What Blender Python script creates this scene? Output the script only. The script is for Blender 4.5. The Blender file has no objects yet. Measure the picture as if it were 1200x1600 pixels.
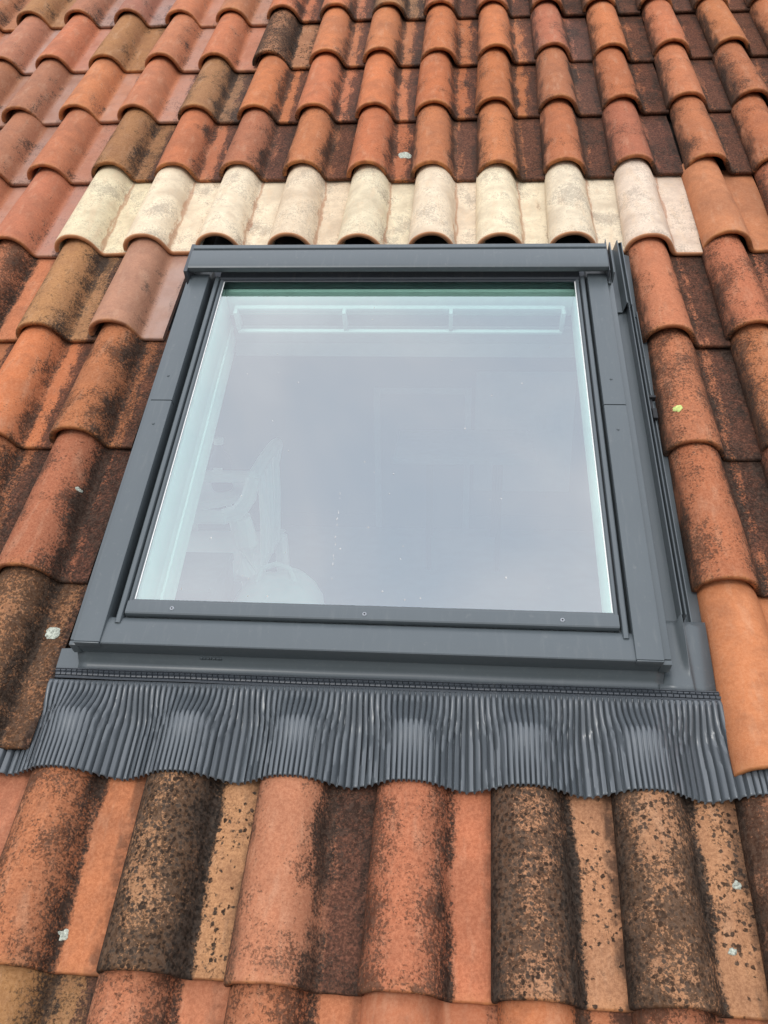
import bpy, bmesh, math, random
from mathutils import Matrix, Vector, noise

random.seed(11)
sc = bpy.context.scene
C = sc.collection
PITCH = math.radians(32.0)                 # slope of the roof
RW = Matrix.Translation((0, 0, 5.0)) @ Matrix.Rotation(PITCH, 4, 'X')   # roof plane (u across, v up the slope, z off the slope)

# ------------------------------------------------------------------ camera
cam = bpy.data.cameras.new('camera')
cam.sensor_fit = 'VERTICAL'
cam.sensor_height = 24.0
cam.lens = 24.0 * 1325.03 / 1600.0
cam.clip_start = 0.02
cam.clip_end = 2000
co = bpy.data.objects.new('camera', cam)
C.objects.link(co)
Rc = ((0.9970106250844422, 0.05821724146124486, -0.05079927426029614),
      (0.015528244280711331, -0.795034757467811, -0.6063650781894165),
      (-0.07568809086169521, 0.6037636020950101, -0.7935621120535995))
r_, d_, f_ = (Vector(a) for a in Rc)
m = Matrix.Identity(4)
for i in range(3):
    m[i][0] = r_[i]; m[i][1] = -d_[i]; m[i][2] = -f_[i]
m.translation = Vector((1.1263598, -2.36354036, 1.4102565))
co.matrix_world = RW @ m
sc.camera = co

# ------------------------------------------------------------------ sky and sun
SUN_EL, SUN_ROT = math.radians(52), math.radians(200)
world = bpy.data.worlds.new('World')
sc.world = world
world.use_nodes = True
nt = world.node_tree
nt.nodes.clear()
wo = nt.nodes.new('ShaderNodeOutputWorld')
bg = nt.nodes.new('ShaderNodeBackground')
bg.inputs['Strength'].default_value = 0.1
sky = nt.nodes.new('ShaderNodeTexSky')
sky.sky_type = 'NISHITA'
sky.sun_disc = False
sky.sun_elevation = SUN_EL
sky.sun_rotation = SUN_ROT
tc = nt.nodes.new('ShaderNodeTexCoord')
n1 = nt.nodes.new('ShaderNodeTexNoise')
n1.inputs['Scale'].default_value = 2.6
n1.inputs['Detail'].default_value = 5
n1.inputs['Roughness'].default_value = 0.5
n1.inputs['Distortion'].default_value = 0.4
cr = nt.nodes.new('ShaderNodeValToRGB')
cr.color_ramp.elements[0].position = 0.30
cr.color_ramp.elements[0].color = (0.70, 0.79, 0.91, 1)
cr.color_ramp.elements[1].position = 0.70
cr.color_ramp.elements[1].color = (1.14, 1.13, 1.16, 1)
e_ = cr.color_ramp.elements.new(0.5)
e_.color = (0.92, 0.94, 1.0, 1)
mul = nt.nodes.new('ShaderNodeMix')
mul.data_type = 'RGBA'; mul.blend_type = 'MULTIPLY'
mul.inputs['Factor'].default_value = 1.0
sepw = nt.nodes.new('ShaderNodeSeparateXYZ')
nt.links.new(tc.outputs['Generated'], sepw.inputs[0])
cie = nt.nodes.new('ShaderNodeMapRange')           # overcast: the zenith is three times as bright as the horizon
cie.inputs['From Min'].default_value = 0.0
cie.inputs['From Max'].default_value = 1.0
cie.inputs['To Min'].default_value = 5.2
cie.inputs['To Max'].default_value = 20.5
nt.links.new(sepw.outputs[2], cie.inputs['Value'])
nt.links.new(cie.outputs[0], mul.inputs[7])
mx = nt.nodes.new('ShaderNodeMix')
mx.data_type = 'RGBA'
mx.inputs['Factor'].default_value = 0.88
nt.links.new(tc.outputs['Generated'], n1.inputs['Vector'])
nt.links.new(n1.outputs['Fac'], cr.inputs['Fac'])
nt.links.new(cr.outputs['Color'], mul.inputs[6])
nt.links.new(sky.outputs['Color'], mx.inputs[6])
nt.links.new(mul.outputs[2], mx.inputs[7])
nt.links.new(mx.outputs[2], bg.inputs['Color'])
nt.links.new(bg.outputs[0], wo.inputs['Surface'])

sun = bpy.data.lights.new('sun', 'SUN')
sun.energy = 1.0
sun.angle = math.radians(18)
sun.color = (1.0, 0.96, 0.9)
so = bpy.data.objects.new('sun', sun)
C.objects.link(so)
sd = Vector((-math.sin(math.radians(25)) * math.cos(SUN_EL), -math.cos(math.radians(25)) * math.cos(SUN_EL), math.sin(SUN_EL)))
so.rotation_euler = sd.to_track_quat('Z', 'Y').to_euler()
so.location = (0, -4, 9)

vs = sc.view_settings
vs.view_transform = 'Standard'
vs.look = 'None'
vs.exposure = 0.10
vs.gamma = 1.0
vs.use_curve_mapping = False
sc.cycles.use_denoising = True
sc.cycles.max_bounces = 8
sc.cycles.transparent_max_bounces = 16


# ------------------------------------------------------------------ materials
class NT:
    """small helper to write shader graphs"""
    def __init__(s, name):
        s.m = bpy.data.materials.new(name)
        s.m.use_nodes = True
        s.t = s.m.node_tree
        s.t.nodes.clear()
        s.out = s.t.nodes.new('ShaderNodeOutputMaterial')

    def n(s, typ, **kw):
        o = s.t.nodes.new('ShaderNode' + typ)
        for k, v in kw.items():
            setattr(o, k, v)
        return o

    def put(s, sock, v):
        if isinstance(v, (int, float)):
            sock.default_value = v
        elif isinstance(v, tuple):
            sock.default_value = v if len(v) == 4 or sock.type == 'VECTOR' else v + (1,)
        else:
            s.t.links.new(v, sock)

    def math(s, op, a, b=None, c=None, clamp=False):
        o = s.n('Math', operation=op, use_clamp=clamp)
        for i, v in enumerate((a, b, c)):
            if v is not None:
                s.put(o.inputs[i], v)
        return o.outputs[0]

    def mix(s, f, a, b, mode='MIX'):
        o = s.n('Mix', data_type='RGBA', blend_type=mode)
        s.put(o.inputs['Factor'], f)
        s.put(o.inputs[6], a)
        s.put(o.inputs[7], b)
        return o.outputs[2]

    def ss(s, v, a, b, lo=0.0, hi=1.0):
        o = s.n('MapRange', interpolation_type='SMOOTHSTEP')
        s.put(o.inputs['Value'], v)
        s.put(o.inputs['From Min'], a)
        s.put(o.inputs['From Max'], b)
        o.inputs['To Min'].default_value = lo
        o.inputs['To Max'].default_value = hi
        return o.outputs[0]

    def noise(s, vec, scale, detail=3, rough=0.55, dist=0.0):
        o = s.n('TexNoise')
        s.put(o.inputs['Vector'], vec)
        o.inputs['Scale'].default_value = scale
        o.inputs['Detail'].default_value = detail
        o.inputs['Roughness'].default_value = rough
        o.inputs['Distortion'].default_value = dist
        return o.outputs['Fac']

    def principled(s, col, rough, bump=None, bstr=0.3, bdist=0.001, spec=0.5, metal=0.0):
        b = s.n('BsdfPrincipled')
        s.put(b.inputs['Base Color'], col)
        s.put(b.inputs['Roughness'], rough)
        s.put(b.inputs['Specular IOR Level'], spec)
        b.inputs['Metallic'].default_value = metal
        if bump is not None:
            bn = s.n('Bump')
            bn.inputs['Strength'].default_value = bstr
            bn.inputs['Distance'].default_value = bdist
            s.put(bn.inputs['Height'], bump)
            s.t.links.new(bn.outputs[0], b.inputs['Normal'])
        s.t.links.new(b.outputs[0], s.out.inputs['Surface'])
        return b


def tile_material():
    g = NT('fired clay with weathering')
    def attr(nm):
        o = g.n('Attribute', attribute_type='OBJECT', attribute_name=nm)
        return o.outputs['Fac']
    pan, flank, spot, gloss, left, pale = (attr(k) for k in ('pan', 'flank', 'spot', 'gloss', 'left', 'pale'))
    info = g.n('ObjectInfo')
    base = info.outputs['Color']
    tco = g.n('TexCoord')
    obj = tco.outputs['Object']
    sep = g.n('SeparateXYZ')
    g.put(sep.inputs[0], obj)
    x, y = sep.outputs[0], sep.outputs[1]
    off = g.n('VectorMath', operation='ADD')
    cmb = g.n('CombineXYZ')
    rnd = g.math('MULTIPLY', info.outputs['Random'], 53.0)
    for i in range(3):
        g.put(cmb.inputs[i], rnd)
    g.put(off.inputs[0], obj)
    g.put(off.inputs[1], cmb.outputs[0])
    P = off.outputs[0]
    # stretched coordinates: rain runs down the slope
    mp = g.n('Mapping')
    g.put(mp.inputs['Vector'], P)
    mp.inputs['Scale'].default_value = (1, 0.28, 1)
    PS = mp.outputs[0]
    big = g.noise(P, 9, 3)
    mid = g.noise(P, 38, 4, 0.6)
    streak = g.noise(PS, 42, 4, 0.62)
    fine = g.noise(P, 190, 3, 0.65)
    grain = g.noise(P, 620, 2, 0.6)
    # clay: mottled
    c = g.mix(g.ss(big, 0.36, 0.66), g.mix(0.55, base, (0.20, 0.075, 0.05), 'MULTIPLY'), base)
    c = g.mix(g.ss(big, 0.30, 0.62), g.mix(0.32, base, (0.11, 0.05, 0.035)), base)
    c = g.mix(g.math('MULTIPLY', g.ss(streak, 0.5, 0.72), 0.32), c, g.mix(0.6, base, (0.62, 0.42, 0.28)))
    c = g.mix(g.math('MULTIPLY', g.ss(mid, 0.56, 0.36), 0.30), c, g.mix(0.5, base, (0.09, 0.035, 0.025)))
    c = g.mix(g.ss(g.math('ADD', g.math('MULTIPLY', fine, 0.6), g.math('MULTIPLY', grain, 0.4)), 0.38, 0.62), g.mix(g.math('MULTIPLY_ADD', spot, 0.34, 0.07), c, (0.07, 0.035, 0.025)), g.mix(0.10, c, (0.75, 0.48, 0.30)))
    c = g.mix(g.math('MULTIPLY', g.ss(g.noise(P, 17, 5, 0.7), 0.50, 0.68), g.math('MULTIPLY_ADD', pale, -0.25, 0.36)), c, g.mix(0.6, c, (0.17, 0.075, 0.045)))
    # the worn rim at the lower edge
    lip = g.math('MULTIPLY', g.ss(y, 0.022, 0.004), g.ss(mid, 0.36, 0.6))
    c = g.mix(g.math('MULTIPLY', lip, 0.35), c, g.mix(0.6, base, (0.55, 0.27, 0.12)))
    spk1 = g.noise(P, 120, 5, 0.72)
    spk2 = g.noise(P, 240, 4, 0.72)
    spkm = g.math('ADD', g.math('MULTIPLY', spk1, 0.45), g.math('MULTIPLY', spk2, 0.55))
    c = g.mix(g.math('MULTIPLY', g.ss(y, 0.0042, 0.0016), 0.62), c, g.mix(g.ss(mid, .35, .65), (0.20, 0.070, 0.026), (0.42, 0.165, 0.055)))
    # grey sky sheen painted into the pan colour of the cleaner tiles
    pan_sheen = g.math('MULTIPLY', g.ss(x, 0.131, 0.149), g.ss(gloss, 0.12, 0.62))
    c = g.mix(g.math('MULTIPLY', pan_sheen, g.ss(big, 0.30, 0.62, 0.25, 0.62)), c, (0.40, 0.29, 0.25))
    # dark growth in the pan
    wob = g.math('MULTIPLY_ADD', streak, 0.05, -0.025)
    xw = g.math('ADD', x, wob)
    inpan = g.ss(xw, 0.134, 0.149)
    pv = g.math('ADD', pan, g.math('ADD', g.math('MULTIPLY_ADD', streak, 1.2, -0.60), g.math('ADD', g.math('MULTIPLY_ADD', spkm, 1.0, -0.50), g.ss(x, 0.145, 0.195, -0.30, 0.24))))
    panm = g.math('MULTIPLY', inpan, g.ss(pv, 0.34, 0.62))
    panc = g.mix(g.ss(fine, 0.42, 0.66), (0.042, 0.022, 0.017), (0.150, 0.062, 0.042))
    c = g.mix(g.math('MULTIPLY', panm, 0.86), c, panc)
    # black band where the roll meets the pan
    wob2 = g.math('MULTIPLY_ADD', streak, 0.034, -0.017)
    xf = g.math('ADD', x, wob2)
    band = g.math('MULTIPLY', g.ss(xf, 0.094, 0.131), g.ss(xf, 0.154, 0.136))
    bv = g.math('ADD', g.math('MULTIPLY', g.math('ADD', flank, 0.12), band), g.math('ADD', g.math('MULTIPLY_ADD', spkm, 1.9, -0.95), g.math('ADD', g.math('MULTIPLY_ADD', big, 1.7, -0.88), g.math('MULTIPLY_ADD', mid, .9, -.47))))
    bandm = g.math('MULTIPLY', g.ss(bv, 0.30, 0.95), g.ss(band, 0.02, 0.2))
    c = g.mix(g.math('MULTIPLY', bandm, 0.84), c, g.mix(g.ss(fine, .45, .65), (0.020, 0.017, 0.015), (0.060, 0.045, 0.035)))
    # soiled joints beside the neighbour tile
    jl = g.math('MULTIPLY', g.ss(g.math('ADD', x, wob), 0.022, 0.002), g.ss(g.math('ADD', left, g.math('MULTIPLY_ADD', fine, 1.0, -0.5)), 0.3, 0.65))
    c = g.mix(g.math('MULTIPLY', jl, 0.9), c, (0.032, 0.025, 0.020))
    jr = g.math('MULTIPLY', g.ss(g.math('ADD', x, wob), 0.182, 0.199), g.ss(mid, 0.35, 0.55))
    c = g.mix(g.math('MULTIPLY', g.math('MULTIPLY', jr, flank), 0.8), c, (0.045, 0.028, 0.022))
    # black lichen blotches
    vor = g.n('TexVoronoi', feature='F1')
    warp = g.n('VectorMath', operation='MULTIPLY_ADD')
    nz = g.n('TexNoise')
    g.put(nz.inputs['Vector'], P)
    nz.inputs['Scale'].default_value = 130
    nz.inputs['Detail'].default_value = 2
    g.put(warp.inputs[0], nz.outputs['Color'])
    warp.inputs[1].default_value = (0.006, 0.006, 0.006)
    g.put(warp.inputs[2], P)
    g.put(vor.inputs['Vector'], warp.outputs[0])
    vor.inputs['Scale'].default_value = 140
    cell = g.n('SeparateColor')
    g.put(cell.inputs[0], vor.outputs['Color'])
    crest = g.ss(g.math('ABSOLUTE', g.math('SUBTRACT', x, 0.065)), 0.004, 0.055, -0.16, 0.14)
    inp2 = g.math('MULTIPLY', g.ss(x, 0.134, 0.148), g.ss(pan, 0.15, -0.35))
    dens = g.math('ADD', spot, g.math('ADD', g.math('MULTIPLY_ADD', mid, 0.8, -0.40), g.math('ADD', crest, g.math('MULTIPLY_ADD', big, 1.5, -0.77))))
    dens = g.math('SUBTRACT', dens, g.math('MULTIPLY', inp2, 0.80))
    soot = g.math('MULTIPLY', g.ss(g.math('ADD', dens, g.math('MULTIPLY_ADD', spkm, 0.9, -0.45)), 0.05, 0.95), g.math('MULTIPLY_ADD', spot, -0.25, 0.76))
    soot = g.math('MULTIPLY', soot, g.ss(spot, 0.0, 0.25))
    c = g.mix(soot, c, g.mix(0.75, c, (0.045, 0.028, 0.020)))
    blot = g.math('MULTIPLY', g.ss(g.math('MULTIPLY_ADD', dens, 0.36, spkm), 0.655, 0.745), g.math('MULTIPLY_ADD', spot, 0.42, 0.48))
    vblot = g.math('MULTIPLY', g.ss(g.math('SUBTRACT', dens, cell.outputs[0]), -0.02, 0.08), g.ss(g.math('ADD', vor.outputs['Distance'], g.math('MULTIPLY_ADD', fine, 0.8, -0.4)), 0.62, 0.42))
    blot = g.math('MAXIMUM', blot, g.math('MULTIPLY', vblot, g.ss(spot, 0.40, 0.80)))
    blot = g.math('MULTIPLY', blot, g.ss(spot, 0.0, 0.12))
    lich = g.mix(g.ss(g.math('ADD', g.math('MULTIPLY', cell.outputs[1], 0.35), fine), 0.45, 0.95), (0.009, 0.008, 0.007), (0.056, 0.044, 0.035))
    c = g.mix(g.math('MULTIPLY', blot, 0.92), c, lich)
    # pale crusts in the dark growth
    spk = g.math('MULTIPLY', g.ss(grain, 0.66, 0.74), g.ss(g.math('ADD', g.math('ADD', spot, pan), mid), 0.75, 1.4))
    c = g.mix(g.math('MULTIPLY', spk, 0.55), c, (0.42, 0.27, 0.17))
    # grey grime and tan rain streaks on pale tiles
    c = g.mix(g.math('MULTIPLY', pale, g.math('MULTIPLY', g.ss(g.math('ADD', g.math('MULTIPLY', streak, .7), g.math('MULTIPLY', fine, .3)), 0.47, 0.64), 0.30)), c, (0.62, 0.46, 0.30))
    c = g.mix(g.math('MULTIPLY', pale, g.math('MULTIPLY', g.ss(spk2, 0.57, 0.70), 0.28)), c, (0.30, 0.22, 0.15))
    gr = g.math('MULTIPLY', pale, g.math('MULTIPLY', g.ss(g.math('ADD', big, g.math('MULTIPLY', spkm, 1.0)), 0.98, 1.22), 0.52))
    c = g.mix(gr, c, (0.22, 0.185, 0.155))
    seam = g.math('MULTIPLY', pale, g.math('MULTIPLY', g.ss(g.math('ABSOLUTE', g.math('SUBTRACT', xf, 0.132)), 0.006, 0.001), 0.55))
    c = g.mix(seam, c, (0.36, 0.15, 0.075))
    lipp = g.math('MULTIPLY', pale, g.ss(y, 0.0055, 0.0025))
    c = g.mix(g.math('MULTIPLY', lipp, 0.8), c, (0.46, 0.20, 0.09))
    rough = g.math('SUBTRACT', g.math('MULTIPLY_ADD', fine, 0.22, 0.74), g.math('MULTIPLY', g.math('ADD', g.math('MULTIPLY', gloss, 0.22), g.math('MULTIPLY', pan_sheen, 0.20)), 1.0))
    bump = g.math('ADD', g.math('MULTIPLY', fine, 0.6), g.math('ADD', g.math('MULTIPLY', grain, 0.35), g.math('MULTIPLY', blot, 0.3)))
    g.principled(c, rough, bump, 0.6, 0.0018, g.math('MULTIPLY_ADD', gloss, 0.35, 0.06))
    return g.m


def metal_material(name, col, rough=0.36, spec=0.55):
    g = NT(name)
    obj = g.n('TexCoord').outputs['Object']
    a = g.noise(obj, 7, 4)
    b = g.noise(obj, 260, 2)
    d = g.noise(obj, 55, 4, 0.7)
    c = g.mix(g.math('MULTIPLY', g.ss(a, 0.35, 0.7), 0.22), col, tuple(min(1, k * 1.25) for k in col))
    c = g.mix(g.math('MULTIPLY', g.ss(d, 0.60, 0.82), 0.30), c, (0.24, 0.24, 0.23))
    mp = g.n('Mapping')
    g.put(mp.inputs['Vector'], obj)
    mp.inputs['Scale'].default_value = (1, .12, 1)
    e = g.noise(mp.outputs[0], 90, 4, 0.65)
    c = g.mix(g.math('MULTIPLY', g.ss(e, 0.52, 0.80), 0.13), c, (0.26, 0.26, 0.25))
    r = g.math('MULTIPLY_ADD', a, 0.2, rough - 0.1)
    g.principled(c, r, g.math('ADD', g.math('MULTIPLY', b, 0.3), a), 0.10, 0.002, spec)
    return g.m


def plain(name, col, rough=0.6, var=0.15, scale=30, spec=0.4, bstr=0.15):
    g = NT(name)
    obj = g.n('TexCoord').outputs['Object']
    a = g.noise(obj, scale, 4, 0.6)
    c = g.mix(g.ss(a, 0.3, 0.7), tuple(k * (1 - var) for k in col), tuple(min(1, k * (1 + var)) for k in col))
    g.principled(c, rough, a, bstr, 0.002, spec)
    return g.m


def glass_material():
    g = NT('coated window glass')
    geo = g.n('NewGeometry')
    dot = g.n('VectorMath', operation='DOT_PRODUCT')
    g.put(dot.inputs[0], geo.outputs['Normal'])
    g.put(dot.inputs[1], geo.outputs['Incoming'])
    co_ = g.math('SUBTRACT', 1.0, g.math('ABSOLUTE', dot.outputs['Value']), clamp=True)
    fres = g.math('MULTIPLY_ADD', g.math('POWER', co_, 5.0), 0.71, 0.29)
    tr = g.n('BsdfTransparent')
    tr.inputs['Color'].default_value = (0.77, 0.98, 0.91, 1)
    gl = g.n('BsdfGlossy')
    gl.inputs['Roughness'].default_value = 0.0
    gl.inputs['Color'].default_value = (0.93, 0.97, 1.0, 1)
    ms = g.n('MixShader')
    g.put(ms.inputs[0], fres)
    g.t.links.new(tr.outputs[0], ms.inputs[1])
    g.t.links.new(gl.outputs[0], ms.inputs[2])
    g.t.links.new(ms.outputs[0], g.out.inputs['Surface'])
    g2 = NT('glass edge')
    tr = g2.n('BsdfTransparent')
    tr.inputs['Color'].default_value = (0.93, 0.98, 0.96, 1)
    g2.t.links.new(tr.outputs[0], g2.out.inputs['Surface'])
    return g.m, g2.m


M_TILE = tile_material()
M_METAL = metal_material('grey lacquered aluminium', (0.084, 0.099, 0.107), 0.36, 0.5)
M_DARKMETAL = metal_material('dark grey and shade toned aluminium', (0.042, 0.049, 0.058), 0.40)  # darker copy of the frame grey; on the sash bar it stands for shade
M_LEAD = metal_material('pleated grey lead substitute', (0.084, 0.096, 0.106), 0.31, 0.75)
M_RUBBER = plain('black rubber gasket', (0.015, 0.016, 0.018), 0.6, 0.2)
M_FELT = plain('dark roofing felt', (0.030, 0.026, 0.023), 0.9, 0.3)
M_WHITE = plain('white painted wood', (0.85, 0.86, 0.84), 0.45, 0.04)
M_WALL = plain('white plaster', (0.84, 0.84, 0.82), 0.9, 0.04)
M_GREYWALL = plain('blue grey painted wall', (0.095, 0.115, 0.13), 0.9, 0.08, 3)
M_GREYWHITE = plain('toned down head lining', (0.40, 0.36, 0.38), 0.8, 0.05)  # white lining darkened in colour to dim the top of the reveal
M_BARGREY = plain('light grey plastic bar', (0.58, 0.57, 0.58), 0.5, 0.04)
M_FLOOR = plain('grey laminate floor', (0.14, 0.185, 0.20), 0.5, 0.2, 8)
M_PLASTIC = plain('white moulded plastic', (0.88, 0.89, 0.87), 0.35, 0.03)
M_FABRIC = plain('white cotton', (0.86, 0.87, 0.86), 0.9, 0.06, 14, 0.2, 0.5)
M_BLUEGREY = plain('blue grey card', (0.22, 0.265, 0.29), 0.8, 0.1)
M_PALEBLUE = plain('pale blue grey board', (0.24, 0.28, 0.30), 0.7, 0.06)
M_NAVY = plain('dark blue plastic', (0.055, 0.075, 0.13), 0.4, 0.2)
M_DARKWOOD = plain('dark stained wood', (0.06, 0.05, 0.045), 0.5, 0.3)
M_GLASS, M_GEDGE = glass_material()
M_LICHEN = plain('pale grey green lichen', (0.42, 0.44, 0.37), 0.95, 0.45, 260, 0.1, 0.6)
M_LICHENY = plain('yellow green lichen', (0.55, 0.62, 0.22), 0.95, 0.2, 160, 0.1, 0.6)
M_DROP = plain('dried water mark', (0.50, 0.49, 0.46), 0.6, 0.2)
M_RENDER = plain('pale lime render', (0.45, 0.41, 0.35), 0.95, 0.15, 6)
M_GROUND = plain('grass and gravel ground', (0.07, 0.08, 0.045), 0.95, 0.4, 0.6)
M_STEEL = plain('grey screw steel', (0.35, 0.37, 0.40), 0.35, 0.1)


# ------------------------------------------------------------------ mesh helpers
def mesh_obj(name, verts, faces, mat, parent=None, smooth=False, mats=None, midx=None):
    me = bpy.data.meshes.new(name)
    me.from_pydata(verts, [], faces)
    for mm in (mats or [mat]):
        me.materials.append(mm)
    if midx:
        me.polygons.foreach_set('material_index', midx)
    if smooth:
        me.polygons.foreach_set('use_smooth', [True] * len(me.polygons))
    me.update()
    o = bpy.data.objects.new(name, me)
    C.objects.link(o)
    if parent:
        o.parent = parent
    return o


def bm_obj(name, bm, mat, parent=None, smooth_angle=None):
    bmesh.ops.recalc_face_normals(bm, faces=bm.faces[:])
    me = bpy.data.meshes.new(name)
    bm.to_mesh(me)
    bm.free()
    me.materials.append(mat)
    if smooth_angle is not None:
        me.polygons.foreach_set('use_smooth', [True] * len(me.polygons))
        me.set_sharp_from_angle(angle=math.radians(smooth_angle))
    o = bpy.data.objects.new(name, me)
    C.objects.link(o)
    if parent:
        o.parent = parent
    return o


def add_box(bm, x0, x1, y0, y1, z0, z1, bev=0.0, seg=2):
    r = bmesh.ops.create_cube(bm, size=1.0)
    vs_ = r['verts']
    for v in vs_:
        v.co = Vector((x0 + (v.co.x + .5) * (x1 - x0), y0 + (v.co.y + .5) * (y1 - y0), z0 + (v.co.z + .5) * (z1 - z0)))
    if bev:
        es = list({e for v in vs_ for e in v.link_edges})
        bmesh.ops.bevel(bm, geom=es, offset=bev, segments=seg, affect='EDGES', profile=0.5)


def box(name, dims, mat, parent=None, bev=0.0):
    bm = bmesh.new()
    add_box(bm, *dims, bev=bev)
    return bm_obj(name, bm, mat, parent, 35 if bev else None)


def extrude_profile(name, prof, a, b, mat, parent, axis='v', closed=True, smooth_angle=30):
    """sheet profile [(p, z)...] swept along v (p is u) or along u (p is v)"""
    bm = bmesh.new()
    rings = []
    for t in (a, b):
        ring = []
        for p, z in prof:
            ring.append(bm.verts.new((p, t, z) if axis == 'v' else (t, p, z)))
        rings.append(ring)
    n = len(prof)
    for i in range(n if closed else n - 1):
        j = (i + 1) % n
        bm.faces.new((rings[0][i], rings[0][j], rings[1][j], rings[1][i]))
    if closed:
        bm.faces.new(rings[0])
        bm.faces.new(rings[1][::-1])
    return bm_obj(name, bm, mat, parent, smooth_angle)


def thick(path, t):
    """closed outline of an open sheet path with thickness t"""
    pts = [Vector(p) for p in path]
    offs = []
    for i, p in enumerate(pts):
        a = pts[max(i - 1, 0)]
        b = pts[min(i + 1, len(pts) - 1)]
        d = (b - a).normalized()
        offs.append(p + Vector((d.y, -d.x)) * t)
    return [tuple(p) for p in pts] + [tuple(p) for p in offs[::-1]]


def tube(bm, pts, rad, seg=8):
    rings = []
    for i, p in enumerate(pts):
        p = Vector(p)
        a = Vector(pts[max(i - 1, 0)]); b = Vector(pts[min(i + 1, len(pts) - 1)])
        d = (b - a).normalized()
        s = d.cross(Vector((0, 0, 1)))
        if s.length < 1e-3:
            s = Vector((1, 0, 0))
        s.normalize()
        t = d.cross(s)
        r = rad[i] if isinstance(rad, (list, tuple)) else rad
        rings.append([bm.verts.new(p + s * math.cos(k * 2 * math.pi / seg) * r + t * math.sin(k * 2 * math.pi / seg) * r) for k in range(seg)])
    for i in range(len(rings) - 1):
        for k in range(seg):
            l = (k + 1) % seg
            bm.faces.new((rings[i][k], rings[i][l], rings[i + 1][l], rings[i + 1][k]))
    bm.faces.new(rings[0][::-1])
    bm.faces.new(rings[-1])


def root(name, label, cat, loc=(0, 0, 0), mat=None, group=None):
    o = bpy.data.objects.new(name, None)
    o.empty_display_size = 0.1
    C.objects.link(o)
    o.matrix_world = mat if mat is not None else Matrix.Translation(loc)
    o['label'] = label
    o['category'] = cat
    if group:
        o['group'] = group
    return o


# ------------------------------------------------------------------ ground, house walls
g = box('ground', (-300, 300, -300, 300, -0.2, 0.0), M_GROUND)
g['kind'] = 'structure'

house = root('house_wall', 'pale rendered house walls under the tiled roof', 'wall', (1, 0, 0))
def W(name, x0, x1, y0, y1, z0, z1, mat=M_RENDER, par=house):
    px, py, pz = par.location
    return box(name, (x0 - px, x1 - px, y0 - py, y1 - py, z0 - pz, z1 - pz), mat, par)
W('front_wall', -1.10, 3.10, -2.22, -2.02, 0.0, 3.42)
W('back_wall', -1.10, 3.10, 1.74, 1.94, 0.0, 5.85)
def gable(x0, x1):  # unseen gables; their window openings are added to light the room
    top = lambda y: 5.0 + y * math.tan(PITCH) - .215
    pieces = [(-2.018, -1.7, 0, None), (1.60, 1.738, 0, None), (-1.6995, 1.5995, 0, 3.30), (-1.6995, -.4, 3.66, None), (-.3995, .5, 4.42, None), (.5005, 1.5995, 4.95, None)]
    verts, faces = [], []
    for y0, y1, zb, zt in pieces:
        k = len(verts)
        for x in (x0, x1):
            verts += [(x - 1, y0, zb), (x - 1, y1, zb), (x - 1, y1, zt or top(y1)), (x - 1, y0, zt or top(y0))]
        faces += [tuple(k + q for q in f) for f in ((0, 1, 2, 3), (7, 6, 5, 4), (0, 4, 5, 1), (1, 5, 6, 2), (2, 6, 7, 3), (3, 7, 4, 0))]
    wall = mesh_obj('gable', verts, faces, M_RENDER, house)
    xm = (x0 + x1) / 2
    bm = bmesh.new()
    for d in ((-1.699, -1.64, 3.301, 3.659), (-1.6395, 1.5395, 3.301, 3.35), (1.54, 1.599, 3.301, 4.949), (-.43, -.37, 3.3505, 4.419), (.47, .53, 3.3505, 4.949), (-1.6395, -.4305, 3.61, 3.659), (-.3695, .4695, 4.37, 4.419), (.5305, 1.5395, 4.90, 4.949)):
        add_box(bm, xm - 1 - .03, xm - 1 + .03, d[0], d[1], d[2], d[3])
    fr = bm_obj('window', bm, M_WHITE, wall)  # frames of the added, unseen openings
gable(-1.10, -.90)
gable(2.90, 3.10)

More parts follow.
